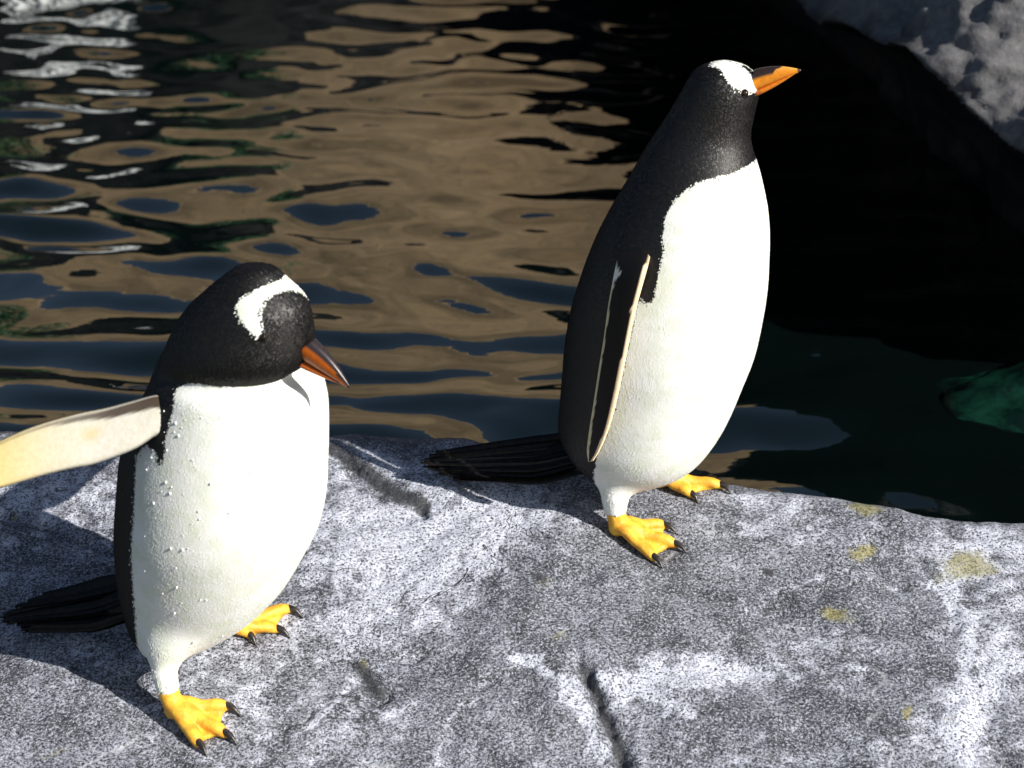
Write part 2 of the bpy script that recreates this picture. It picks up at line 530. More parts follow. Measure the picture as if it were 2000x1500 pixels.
def build_rock():
    xs = np.concatenate([np.linspace(-1.9, -0.92, 60, endpoint=False), np.linspace(-0.92, 0.92, 520, endpoint=False), np.linspace(0.92, 1.9, 60)])
    ys = np.concatenate([np.linspace(-1.7, -0.72, 60, endpoint=False), np.linspace(-0.72, 0.42, 330, endpoint=False), np.linspace(0.42, 0.85, 30)])
    X, Y = np.meshgrid(xs, ys)
    Z = np.maximum(rock_z(X, Y), -0.75)
    P = np.stack([X, Y, Z], -1)
    me = grid_mesh('rock', P)
    V = P.reshape(-1, 3)
    px = project(V)
    px = px + 14 * np.stack([vnoise(V * 22, 61), vnoise(V * 22, 62)], -1)
    gu = 0.28 + 0.35 * fbm(V * np.array([5, 7, 5]), 3, 71)
    blobs = [(800, 1080, 220, 110, 0.75), (760, 1220, 140, 60, 0.4), (1000, 1010, 90, 60, 0.3), (1330, 1320, 120, 30, 1.0), (1180, 1325, 60, 18, 0.9),
             (1900, 1090, 150, 70, 0.5), (1950, 1250, 70, 120, 0.55), (560, 1350, 200, 60, 0.2), (1230, 1480, 60, 30, 0.4), (1040, 1282, 50, 12, 0.8), (100, 960, 120, 50, 0.5),
             (700, 900, 90, 40, 0.4), (1860, 1440, 60, 70, 0.6)]
    for bx, by, sx, sy, a in blobs:
        gu = gu + a * np.exp(-((px[:, 0] - bx) / sx) ** 2 - ((px[:, 1] - by) / sy) ** 2)
    for bx, by, sx, sy, a in [(1150, 1130, 160, 90, 0.55), (1000, 1230, 130, 45, 0.6), (950, 1400, 110, 90, 0.6), (1500, 1180, 160, 60, 0.45), (1240, 1210, 110, 60, 0.4), (1650, 1400, 200, 60, 0.3),
                              (1100, 1440, 80, 50, 0.4), (80, 1430, 200, 80, 0.3)]:
        gu = gu - a * np.exp(-((px[:, 0] - bx) / sx) ** 2 - ((px[:, 1] - by) / sy) ** 2)
    for pts, w, a in [([(860, 1500), (880, 1400), (930, 1345)], 8, 0.6), ([(1000, 1282), (1060, 1300), (1110, 1330)], 9, 1.0), ([(1150, 1320), (1220, 1345), (1290, 1372), (1350, 1400)], 12, 0.8),
                      ([(1855, 1140), (1885, 1230), (1880, 1330), (1855, 1420)], 16, 0.8), ([(1990, 1290), (1920, 1340), (1890, 1420), (1900, 1500)], 18, 0.8),
                      ([(1450, 1180), (1560, 1150), (1640, 1110)], 9, 0.5), ([(940, 990), (965, 1060), (955, 1110)], 9, 0.8), ([(1100, 1345), (1140, 1390), (1175, 1470)], 16, 0.8),
                      ([(560, 1440), (650, 1380), (690, 1340)], 7, 0.7), ([(1310, 1360), (1300, 1410)], 6, 0.8)]:
        dd, tt = line_dist(px, pts)
        gu = gu + a * np.exp(-(dd / w) ** 2)
    al = np.zeros(len(V))
    for bx, by, sx, sy, a in [(1895, 1110, 70, 34, 1.0), (1690, 1000, 40, 26, 0.85), (1685, 1085, 42, 26, 0.85), (1625, 1195, 52, 22, 0.8), (1775, 1400, 18, 22, 0.8), (712, 1300, 18, 16, 0.8), (1060, 1140, 22, 18, 0.6),
                              (1850, 1395, 30, 20, 0.5), (1100, 1245, 28, 12, 0.5), (120, 1470, 60, 12, 0.55), (20, 1000, 20, 14, 0.6), (1720, 1470, 24, 12, 0.5)]:
        al = np.maximum(al, a * np.exp(-((px[:, 0] - bx) / sx) ** 2 - ((px[:, 1] - by) / sy) ** 2))
    dk = np.zeros(len(V))
    for pts, w, a in [([(1140, 1300), (1180, 1390), (1212, 1450), (1230, 1520)], 17, 0.85), ([(704, 1305), (725, 1345), (750, 1360)], 15, 0.8), ([(648, 878), (740, 940), (826, 1001)], 17, 0.95),  # cracks, plus the shadow band between the birds painted into its groove
                      ([(0, 1018), (110, 1046), (225, 1090)], 8, 0.5), ([(950, 1260), (1010, 1262)], 14, 0.3), ([(1045, 1125), (1058, 1135)], 10, 0.7), ([(880, 1340), (920, 1320)], 16, 0.35),
                      ([(1500, 1125), (1512, 1128)], 7, 0.8), ([(1455, 1130), (1460, 1150)], 5, 0.5)]:
        dd, tt = line_dist(px, pts)
        dk = np.maximum(dk, a * np.exp(-(dd / w) ** 2))
    # shade painted along the back edge on the left; wet rock near the waterline
    ye = np.interp(V[:, 0], EDGE[:, 0], EDGE[:, 1])
    edge_shade = smooth(-0.10, 0.03, V[:, 1] - ye + 0.03 * vnoise(V * 12, 81)) * smooth(0.25, -0.1, V[:, 0])
    dk = np.maximum(dk, 0.75 * edge_shade)
    dk = np.maximum(dk, smooth(-0.02, -0.12, V[:, 2]) * smooth(-0.02, 0.05, V[:, 1] - ye))
    gu = gu - 0.9 * dk
    set_attr(me, 'guano', gu); set_attr(me, 'algae', al); set_attr(me, 'dark', dk)
    o = link('rock_ground', me, M_ROCK)
    tag(o, 'grey speckled rock slab streaked with white droppings', None, kind='structure')

build_rock()

# ------------------------------------------------------------------ water
def build_water():
    xs = np.concatenate([np.linspace(-9, -2.4, 50, endpoint=False), np.linspace(-2.4, 2.4, 620, endpoint=False), np.linspace(2.4, 9, 50)])
    ys = np.concatenate([np.linspace(-4, -0.2, 40, endpoint=False), np.linspace(-0.2, 6.2, 760)])
    X, Y = np.meshgrid(xs, ys)
    Z = np.full_like(X, 0.0)
    r = np.random.default_rng(3)
    n = 120
    wx, wy = X + 0.10 * vnoise(np.stack([X * 1.7, Y * 1.7, X * 0], -1), 90), Y + 0.10 * vnoise(np.stack([X * 1.7, Y * 1.7, X * 0 + 5], -1), 91)
    for i in range(n):
        lam = 0.10 * (6.0 ** r.random())
        ang = r.normal(0, 0.55) + math.pi / 2
        k = 2 * math.pi / lam
        slope = 0.088 / math.sqrt(n) * math.sqrt(2) * (1.25 if lam > 0.2 else 0.65)
        Z += slope / k * np.sin(k * (math.cos(ang) * wx + math.sin(ang) * wy) + r.random() * 6.28)
    amp = 0.85 + 0.35 * vnoise(np.stack([X * 0.9, Y * 0.9, X * 0], -1), 95)
    amp = amp + 1.1 * np.exp(-((X + 1.65) / 0.55) ** 2 - ((Y - 4.8) / 0.9) ** 2)
    Z *= amp
    P = np.stack([X, Y, WATER_Z + Z], -1)
    o = link('pool_water', grid_mesh('pool_water', P), M_WATER)
    tag(o, 'dark rippled pool water reflecting a tan wall and blue sky', None, kind='structure')
build_water()

# ------------------------------------------------------------------ rocks behind
def rough(P, N, amp, freq, seed):
    return P + N * (amp * fbm(P * freq, 6, seed, 0.55))[:, None]

def build_outcrop():
    """overhanging rock at the right: sunlit top painted grey, wet shaded hollow painted black"""
    us = np.linspace(0, 1, 260)
    zs = np.concatenate([np.linspace(-0.5, 0.0, 40, endpoint=False), np.linspace(0.0, 0.75, 190, endpoint=False), np.linspace(0.75, 1.35, 50)])
    U, Z = np.meshgrid(us, zs)
    # plan line of the lip: runs from the right side back to the far bank
    plan = np.array([(3.2, 0.35), (2.2, 0.55), (1.4, 0.72), (0.95, 0.95), (0.72, 1.35), (0.62, 2.0), (0.55, 2.9), (0.45, 4.2), (0.2, 5.5)])
    s = np.linspace(0, 1, len(plan))
    X0 = cinterp(s, plan[:, 0], U.reshape(-1)).reshape(U.shape)
    Y0 = cinterp(s, plan[:, 1], U.reshape(-1)).reshape(U.shape)
    # outward (towards camera/pool) normal of the plan line
    dX, dY = np.gradient(X0, axis=1), np.gradient(Y0, axis=1)
    L = np.hypot(dX, dY)
    nx, ny = -dY / L, dX / L
    flip = np.where(ny * 1 + nx * 0.5 > 0, -1, 1)
    nx, ny = -abs(nx), -abs(ny)
    zl = np.interp(X0, [0.2, 0.45, 0.60, 0.66, 0.75, 0.81, 0.91, 1.05, 1.3, 1.8, 3.2], [0.45, 0.45, 0.43, 0.42, 0.40, 0.36, 0.28, 0.20, 0.13, 0.12, 0.12])
    zl = zl + 0.05 * vnoise(np.stack([X0 * 4, Y0 * 4, X0 * 0], -1), 101)
    above = Z - zl
    rec = np.where(above > 0, above * 1.0 + 0.25 * np.maximum(above - 0.25, 0), 0.62 * (1 - np.exp(above / 0.16)))
    P = np.stack([X0 - nx * rec, Y0 - ny * rec, Z], -1)
    N = np.stack([nx * 0.8, ny * 0.8, np.full_like(nx, 0.5)], -1)
    sh = P.shape
    P = P.reshape(-1, 3); N = N.reshape(-1, 3)
    P = rough(P, N, 0.13, 2.6, 111)
    P = P - N * (0.055 * np.abs(vnoise(P * 4.5, 123)) + 0.02 * np.abs(vnoise(P * 13, 124)))[:, None]
    P = rough(P, N, 0.008, 20, 121)
    P = P.reshape(sh)
    me = grid_mesh('outcrop', P)
    V = P.reshape(-1, 3)
    lit_dry = smooth(-0.03, 0.06, (above.reshape(-1) + 0.06 * fbm(V * 9, 4, 131))) * smooth(0.52, 0.75, V[:, 0] + 0.1 * fbm(V * 6, 3, 133))  # painted as sunlit above the lip, as shaded below it and to the left
    set_attr(me, 'lit_dry', lit_dry)
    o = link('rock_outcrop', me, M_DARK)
    tag(o, 'overhanging rock at the pool edge, shaded hollow coloured black, sunlit top grey', 'rock')
build_outcrop()

def build_bank():
    us = np.linspace(-7, 6, 420)
    vs_ = np.linspace(0, 1, 60)
    U, Vv = np.meshgrid(us, vs_)
    hx = [-7, -3.2, -2.2, -1.25, -1.0, -0.2, 0.0, 0.6, 1.5, 6]
    hz = [1.1, 1.05, 0.95, 0.75, 0.28, 0.17, 0.45, 0.75, 0.9, 0.9]
    H = np.interp(U, hx, hz) + 0.07 * vnoise(np.stack([U * 3, U * 0, U * 0], -1), 141) + 0.17
    Z = -0.5 + Vv ** 0.8 * (H + 0.33)
    Y = 5.55 + 0.45 * Vv ** 3
    P = np.stack([U, Y, Z], -1).reshape(-1, 3)
    N = np.tile(np.array([0, -0.8, 0.5]), (len(P), 1))
    P = rough(P, N, 0.16, 2.0, 151)
    P = rough(P, N, 0.04, 8, 161).reshape(U.shape + (3,))
    back = P[-1:].copy(); back[..., 1] += 0.8
    me = grid_mesh('bank', np.concatenate([P, back], 0))
    set_attr(me, 'lit_dry', np.zeros(len(me.vertices)))
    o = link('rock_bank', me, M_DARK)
    tag(o, 'low black rock bank along the far side of the pool', 'rock')
build_bank()

def build_wall():
    # sandy wall beyond the far bank, turned to the sun; it fills the water's reflection
    h = 2.6
    c = np.array([-3.8, 8.1]); d = np.array([math.cos(-0.30), math.sin(-0.30)])
    xs = np.linspace(-7, 9.5, 280); zs = np.linspace(-0.4, h, 40)
    X, Z = np.meshgrid(xs, zs)
    base = np.stack([c[0] + d[0] * X, c[1] + d[1] * X, Z], -1)
    n = np.array([d[1], -d[0], 0])
    base = base + n * (0.05 * fbm(base.reshape(-1, 3) * 1.5, 4, 171)).reshape(X.shape)[..., None]
    top = base[-1:] - n * 0.35
    bk = top.copy(); bk[..., 2] = -0.4
    me = grid_mesh('wall', np.concatenate([base, top, bk], 0))
    o = link('boundary_wall', me, M_TAN)
    tag(o, 'sunlit sandy tan wall mirrored in the rippled pool', 'wall')
build_wall()

def build_added_cascade():
    """unseen white water added at the left to put a bright glint on the pool"""
    n, m = 90, 70
    u = np.linspace(-1, 1, n); v = np.linspace(0, 1, m)
    Uu, Vv = np.meshgrid(u, v)
    X = -1.78 + Uu * (0.19 + 0.09 * (1 - Vv)) + 0.015 * vnoise(np.stack([Uu * 3, Vv * 6, Uu * 0], -1), 301)
    Z = WATER_Z - 0.02 + (0.34 + 0.10 * vnoise(np.stack([Uu * 4, Uu * 0, Uu * 0], -1), 304)) * np.minimum(Vv / 0.8, 1) ** 0.9
    Y = 5.16 + 0.10 * Vv + 1.0 * np.maximum(Vv - 0.75, 0) + 0.05 * Uu ** 2
    Y = Y - 0.05 * np.abs(vnoise(np.stack([Uu * 9, Vv * 2.2, Uu * 0], -1), 302)) - 0.02 * np.abs(vnoise(np.stack([Uu * 26, Vv * 6, Uu * 0], -1), 303))
    F = np.stack([X, Y, Z], -1)
    B = F.copy(); B[..., 1] += 0.06
    me = grid_mesh('added_cascade', np.concatenate([F, B[::-1]], 0))
    k = NT('glint_white')
    k.link(k.mix(k.ramp(k.noise(30, 5), 0.35, 0.65), (0.84, 0.86, 0.86), (0.30, 0.36, 0.37)), k.b.inputs['Base Color'])
    k.set(Roughness=0.25); k.bump(k.noise(40, 5), 0.5, 0.02)
    tag(link('added_cascade', me, k.m), 'unseen white water added at the bank for the bright glint on the pool', 'added reflector')
build_added_cascade()

def mat_leaf():
    k = NT('leaf')
    k.link(k.mix(k.ramp(k.noise(9, 3), 0.3, 0.7), (0.035, 0.11, 0.05), (0.12, 0.26, 0.13)), k.b.inputs['Base Color'])
    k.set(Roughness=0.45)
    return k.m
M_LEAF = mat_leaf()
M_STEM = mat_plain('stem_bark', (0.05, 0.035, 0.02), (0.09, 0.06, 0.04), 30, 0.8)

def build_shrub(x, y, z, rx, rz, label, seed):
    r = np.random.default_rng(seed)
    root = bpy.data.objects.new('shrub', None); COL.objects.link(root); root.location = (x, y, z)
    bpy.context.view_layer.update()
    tag(root, label, 'shrub')
    st = []
    for i in range(7):
        a = r.random() * 6.28; e = np.array([math.cos(a) * rx * 0.7, math.sin(a) * rx * 0.5, rz * (0.5 + 0.4 * r.random())])
        q = np.linspace(0, 1, 6)[:, None]
        st.append(tube(np.array([x, y, z]) + e * q + 0.04 * np.sin(q * 3) * r.normal(size=3), np.linspace(0.012, 0.003, 6), 7))
    V, F = join_vf(st)
    link('stem', mesh_from('stem', V, F), M_STEM, root)
    nl = 1500
    c = r.normal(size=(nl, 3)); c /= np.linalg.norm(c, axis=1)[:, None]
    rad = (0.45 + 0.55 * r.random(nl) ** 0.5) * (0.8 + 0.35 * vnoise(c * 2.2 + seed, seed))
    P = np.array([x, y, z + rz * 0.55]) + c * rad[:, None] * np.array([rx, rx * 0.7, rz * 0.6])
    d = r.normal(size=(nl, 3)); d[:, 2] -= 0.3; d /= np.linalg.norm(d, axis=1)[:, None]
    b = np.cross(d, r.normal(size=(nl, 3))); b /= np.linalg.norm(b, axis=1)[:, None]
    L = (0.035 + 0.03 * r.random(nl))[:, None]
    VV = np.stack([P, P + d * L * 0.5 + b * L * 0.28, P + d * L, P + d * L * 0.5 - b * L * 0.28], 1).reshape(-1, 3)
    me = mesh_from('foliage', VV, np.arange(nl * 4).reshape(-1, 4))
    tag(link('foliage', me, M_LEAF, root), kind='stuff')
build_shrub(-2.45, 5.65, 0.70, 0.42, 0.60, 'green shrub on the black bank beside the added white water, on its outer side', 401)
build_shrub(-1.22, 5.62, 0.45, 0.30, 0.42, 'green shrub on the black bank between the added white water and the bare stretch', 402)

_k = NT('green_slime'); matte(_k, _k.mix(_k.ramp(_k.noise(11, 6, 0.7), 0.40, 0.66), (0.0015, 0.006, 0.005), (0.004, 0.027, 0.016)), 0.01, 0.3); M_SLIME = _k.m
def build_boulder():
    bm = bmesh.new()
    bmesh.ops.create_icosphere(bm, subdivisions=5, radius=1)
    V = np.array([v.co[:] for v in bm.verts])
    V = V * (1 + 0.30 * fbm(V * 1.6, 5, 411)[:, None])
    V = V * np.array([0.30, 0.22, 0.10]) + np.array([1.10, 0.86, WATER_Z - 0.035])
    for v, p in zip(bm.verts, V): v.co = p
    me = bpy.data.meshes.new('boulder'); bm.to_mesh(me); bm.free(); shade_smooth(me)
    tag(link('boulder', me, M_SLIME), 'dark green slimy boulder half sunk in the water below the black overhang', 'rock')
build_boulder()

# ------------------------------------------------------------------ penguins
class Penguin:
    def __init__(self, label, phi, base_px):
        self.phi = math.radians(phi)
        self.f = np.array([math.cos(self.phi), -math.sin(self.phi), 0])
        self.r = np.array([-math.sin(self.phi), -math.cos(self.phi), 0])   # its right side, towards the camera
        self.base = on_rock(*base_px)
        self.root = bpy.data.objects.new('penguin', None)
        COL.objects.link(self.root)
        self.root.empty_display_size = 0.1
        self.root.location = self.base
        bpy.context.view_layer.update()
        tag(self.root, label, 'penguin', 'penguins on the rock')
    def at(self, x, y, off=0.0, org=None, r=None):
        """pixel -> point on a plane parallel to the bird's middle plane"""
        r = self.r if r is None else r
        org = self.base if org is None else org
        d = ray(x, y)
        t = ((org + r * off - CAM) @ r) / (d @ r)
        return CAM + d * t
    def loft(self, rows, n=64, steps=70, org=None, phi=None, off=0.0):
        """rows: (y, x left, x right, lateral ratio)"""
        phi = self.phi if phi is None else math.radians(phi)
        f = np.array([math.cos(phi), -math.sin(phi), 0]); r = np.array([-math.sin(phi), -math.cos(phi), 0])
        R = np.array(rows, float)
        q = np.linspace(R[0, 0], R[-1, 0], steps)
        xl, xr, kk = (cinterp(R[:, 0], R[:, i], q) for i in (1, 2, 3))
        oo = cinterp(R[:, 0], R[:, 4], q) if R.shape[1] > 4 else np.zeros(steps)
        rings, cz, cc, aa = [], [], [], []
        ang = np.linspace(0, 2 * math.pi, n, endpoint=False)
        for y, a, b, k, o5 in zip(q, xl, xr, kk, oo):
            c = self.at((a + b) / 2, y, off + o5, org, r)
            w = max((b - a) / 2, 2) / FPX * ((c - CAM) @ FWD)
            A = w / math.sqrt(math.cos(phi) ** 2 + (k * math.sin(phi)) ** 2)
            rings.append(c + A * (np.cos(ang)[:, None] * f + k * np.sin(ang)[:, None] * r))
            cz.append(c[2]); cc.append(c); aa.append(A)
        # round the open top
        self.cz, self.cc, self.aa = np.array(cz)[::-1], np.array(cc)[::-1], np.array(aa)[::-1]
        return rings_to_mesh(rings)
    def mirror(self, P, org=None, r=None):
        r = self.r if r is None else r
        org = self.base if org is None else org
        l = (P - org) @ r
        return P - 2 * np.outer(l, r)
    def near_px(self, P, org=None, r=None):
        """pixel of each point after folding the far half onto the near half"""
        r = self.r if r is None else r
        org = self.base if org is None else org
        l = (P - org) @ r
        Q = np.where((l < 0)[:, None], P - 2 * np.outer(l, r), P)
        return project(Q)

def reach(A, B, lim):
    """keep B on the rock and within lim of A"""
    v = (B - A)[:2]; L = np.linalg.norm(v)
    if L <= lim * 1.08: return B
    p = A[:2] + v * lim / L
    return np.array([p[0], p[1], float(rock_z(p[0], p[1]))])

def foot(pg, heel, ankle, toes, claw_tips, r0=0.0145):
    H = on_rock(*heel)
    A = pg.at(*ankle, org=H)
    parts = []
    up = np.array([0, 0, 1.0])
    Hc = H + up * 0.013
    parts.append(tube([A + (A - Hc) * 0.15, A, (A * 0.5 + Hc * 0.5), Hc + up * 0.004], [r0, r0, r0 * 0.95, r0 * 1.0], 18))
    T = []
    for t in toes:
        T.append(reach(H, on_rock(*t), 0.088))
    mids = []
    for tp in T:
        s = np.linspace(0, 1, 9)
        L = np.linalg.norm(tp - H)
        pts = Hc + s[:, None] * (tp + up * 0.0055 - Hc)
        pts[:, 2] += 0.010 * np.sin(np.pi * s) * (1 - s) + 0.0025 * np.sin(s * 9.4)
        zr = rock_z(pts[:, 0], pts[:, 1]) + 0.0055
        pts[:, 2] = np.maximum(pts[:, 2], zr)
        rad = np.interp(s, [0, 0.35, 0.6, 0.85, 1], [0.0145, 0.0110, 0.0092, 0.0098, 0.0072])
        parts.append(tube(pts, rad, 14, 0.85))
        mids.append(pts)
    # web between neighbouring toes
    for a, b in ((0, 1), (1, 2)):
        n1, n2 = 9, 7
        top, bot = [], []
        for i in range(n1):
            s = i / (n1 - 1) * 1.0
            for j in range(n2):
                w = j / (n2 - 1)
                se = s * (1 - 0.10 * math.sin(math.pi * w))
                pa = np.array([np.interp(se * 8, range(9), mids[a][:, c]) for c in range(3)])
                pb = np.array([np.interp(se * 8, range(9), mids[b][:, c]) for c in range(3)])
                p = pa * (1 - w) + pb * w
                z = max(p[2] - 0.0065 * math.sin(math.pi * w), float(rock_z(p[0], p[1])) + 0.004)
                top.append((p[0], p[1], z + 0.0025)); bot.append((p[0], p[1], z - 0.0045))
        V = top + bot
        m = n1 * n2
        F = []
        for i in range(n1 - 1):
            for j in range(n2 - 1):
                q = (i * n2 + j, i * n2 + j + 1, (i + 1) * n2 + j + 1, (i + 1) * n2 + j)
                F.append(q); F.append(tuple(x + m for x in q[::-1]))
        ring = [j for j in range(n2)] + [i * n2 + n2 - 1 for i in range(1, n1)] + [(n1 - 1) * n2 + j for j in range(n2 - 2, -1, -1)] + [i * n2 for i in range(n1 - 2, 0, -1)]
        for q in range(len(ring)):
            u, v = ring[q], ring[(q + 1) % len(ring)]
            F.append((v, u, u + m, v + m))
        parts.append((np.array(V), F))
    me = remeshed('foot', parts, 0.0022, 5)
    fo = link('foot', me, M_FOOT, pg.root)
    for tp, ct, pts in zip(T, claw_tips, mids):
        C = reach(tp, on_rock(*ct), 0.022)
        s = np.linspace(0, 1, 7)
        st = pts[-1] - (pts[-1] - pts[-2]) * 0.25 + up * 0.001
        cp = st + s[:, None] * (C + up * 0.001 - st)
        cp[:, 2] += 0.0045 * np.sin(np.pi * s)
        V, F = tube(cp, np.interp(s, [0, 0.5, 1], [0.0052, 0.0040, 0.0008]), 12)
        cm = mesh_from('claw', V, F); shade_smooth(cm)
        link('claw', cm, M_CLAW, fo)
    return H

def flakes(pg, me, white, count, head_px, length=0.0042):
    """thousands of small feather tips lying along the body"""
    V = verts(me)
    N = np.empty(len(V) * 3, np.float32); me.vertices.foreach_get('normal', N); N = N.reshape(-1, 3).astype(float)
    pick = rng.choice(len(V), count)
    P = V[pick] + rng.normal(0, 0.0014, (count, 3))
    n = N[pick]
    P = P - n * ((P - V[pick]) * n).sum(1)[:, None]
    # feathers point down the body and away from the bill
    hp = head_px
    dn = np.array([0, 0, -1.0]) * np.ones((count, 3)) - 0.55 * pg.f
    away = P - hp
    w = np.exp(-np.linalg.norm(away, axis=1) / 0.07)[:, None]
    dn = dn * (1 - w) + w * away / (np.linalg.norm(away, axis=1)[:, None] + 1e-9)
    dn = dn + rng.normal(0, 0.22, dn.shape)
    t = dn - n * (dn * n).sum(1)[:, None]
    t /= np.linalg.norm(t, axis=1)[:, None] + 1e-9
    b = np.cross(n, t)
    L = length * (0.6 + 0.7 * rng.random(count))[:, None]
    W = L * 0.24
    lift = (0.05 + 0.09 * rng.random(count))[:, None] * np.where(white[pick] > 0, 0.45, 1.0)[:, None]
    A = P - n * 0.0006
    tip = P + t * L + n * L * lift
    m1 = P + t * L * 0.45 + b * W + n * L * lift * 0.5
    m2 = P + t * L * 0.45 - b * W + n * L * lift * 0.5
    VV = np.stack([A, m1, tip, m2], 1).reshape(-1, 3)
    fm = bpy.data.meshes.new('feathers')
    fm.vertices.add(count * 4); fm.vertices.foreach_set('co', VV.reshape(-1).astype(np.float32))
    fm.loops.add(count * 4); fm.loops.foreach_set('vertex_index', np.arange(count * 4, dtype=np.int32))
    fm.polygons.add(count); fm.polygons.foreach_set('loop_start', np.arange(0, count * 4, 4, dtype=np.int32))
    fm.update(calc_edges=True); fm.validate()
    wv = np.where(white[pick] + rng.normal(0, 0.0009, count) > 0, 0.05, -0.05)
    set_attr(fm, 'white', np.repeat(wv, 4))
    return fm

def tail(pg, spine_px, width0, width1, n=44, seed=1):
    """bundle of stiff narrow feathers; spine given in pixels on the middle plane"""
    r = np.random.default_rng(seed)
    tr = np.array([-math.sin(math.radians(6)), -math.cos(math.radians(6)), 0])
    S0 = pg.at(*spine_px[0])
    S = np.array([pg.at(*p, org=S0, r=tr) for p in spine_px])
    parts = []
    m = 16
    lat_dir = tr * 0.75 + np.array([0, 0, -0.66])
    thick_dir = np.cross(lat_dir, S[-1] - S[0]); thick_dir /= np.linalg.norm(thick_dir)
    for k in range(n):
        u = (k / (n - 1) - 0.5) * 2
        s = np.linspace(0, 1, m) * (1 - 0.20 * abs(u) ** 1.5 - 0.16 * r.random())
        C = np.stack([cinterp(np.linspace(0, 1, len(S)), S[:, i], s) for i in range(3)], -1)
        lat = np.interp(s, [0, 0.3, 1], [width0 * 0.9, width0, width1]) * (u + 0.05 * r.normal())
        C = C + lat_dir * lat[:, None] + thick_dir * (np.interp(s, [0, 0.4, 1], [0.010, 0.006, 0.003]) * r.normal() * 0.7)[:, None]
        C[:, 2] += 0.007 * (1 - u * u) + 0.004 * r.normal() * s ** 2
        C[:, 2] = np.maximum(C[:, 2], rock_z(C[:, 0], C[:, 1], False) + 0.004)
        wd = 0.0052 * np.interp(s, [0, 0.15, 0.7, 0.93, 1.0], [0.7, 1.0, 0.9, 0.5, 0.10])
        tdir = np.gradient(C, axis=0); tdir /= np.linalg.norm(tdir, axis=1)[:, None]
        nn = thick_dir + 0.45 * r.normal() * lat_dir
        side = np.cross(tdir, nn); side /= np.linalg.norm(side, axis=1)[:, None]
        up = np.cross(side, tdir)
        V, F = [], []
        for i in range(m):
            V += [C[i] - side[i] * wd[i], C[i] + up[i] * 0.0014, C[i] + side[i] * wd[i], C[i] - up[i] * 0.0010]
        for i in range(m - 1):
            for j in range(4):
                a, b = i * 4 + j, i * 4 + (j + 1) % 4
                F.append((a, b, b + 4, a + 4))
        F += [(3, 2, 1, 0), ((m - 1) * 4, (m - 1) * 4 + 1, (m - 1) * 4 + 2, (m - 1) * 4 + 3)]
        parts.append((np.array(V), F))
    s = np.linspace(0, 0.42, 6)
    C = np.stack([np.interp(s, np.linspace(0, 1, len(S)), S[:, i]) for i in range(3)], -1)
    parts.append(tube(C, np.linspace(0.034, 0.010, 6), 18, 0.5, thick_dir))
    V, F = join_vf(parts)
    me = mesh_from('tail', V, F)
    return link('tail', me, M_TAIL, pg.root)

def blade(outer, inner, thick, nrm, tint_fn):
    """flipper: (n,3) leading edge, (n,3) trailing edge; lens section"""
    n = len(outer); m = 22
    T = np.linspace(0, 1, m)
    sheets = []
    for side in (1, -1):
        P = outer[:, None] * (1 - T)[None, :, None] + inner[:, None] * T[None, :, None]
        h = np.sqrt(np.maximum(0, 1 - (2 * T - 1) ** 2)) ** 0.8
        P = P + side * nrm[:, None] * (thick[:, None] * h)[..., None]
        sheets.append(P)
    V = np.concatenate([s.reshape(-1, 3) for s in sheets])
    S = np.tile(np.repeat(np.linspace(0, 1, n), m), 2)
    TT = np.tile(np.tile(T, n), 2)
    side = np.repeat([1, -1], n * m)
    F = []
    o = n * m
    for i in range(n - 1):
        for j in range(m - 1):
            a = i * m + j
            F.append((a, a + 1, a + m + 1, a + m)); F.append((a + o + m, a + o + m + 1, a + o + 1, a + o))
    for i in range(n - 1):
        a = i * m
        F.append((a + m, a + m + o, a + o, a)); a = i * m + m - 1
        F.append((a, a + o, a + m + o, a + m))
    for j in range(m - 1):
        F.append((j + 1, j, j + o, j + 1 + o)); a = (n - 1) * m + j
        F.append((a, a + 1, a + 1 + o, a + o))
    me = mesh_from('flipper', V, F)
    shade_smooth(me)
    set_col(me, 'tint', tint_fn(S, TT, side, V))
    return me

def mirrored_mesh(pg, me):
    m2 = me.copy()
    V = pg.mirror(verts(me))
    m2.vertices.foreach_set('co', V.reshape(-1).astype(np.float32))
    m2.flip_normals(); m2.update()
    return m2

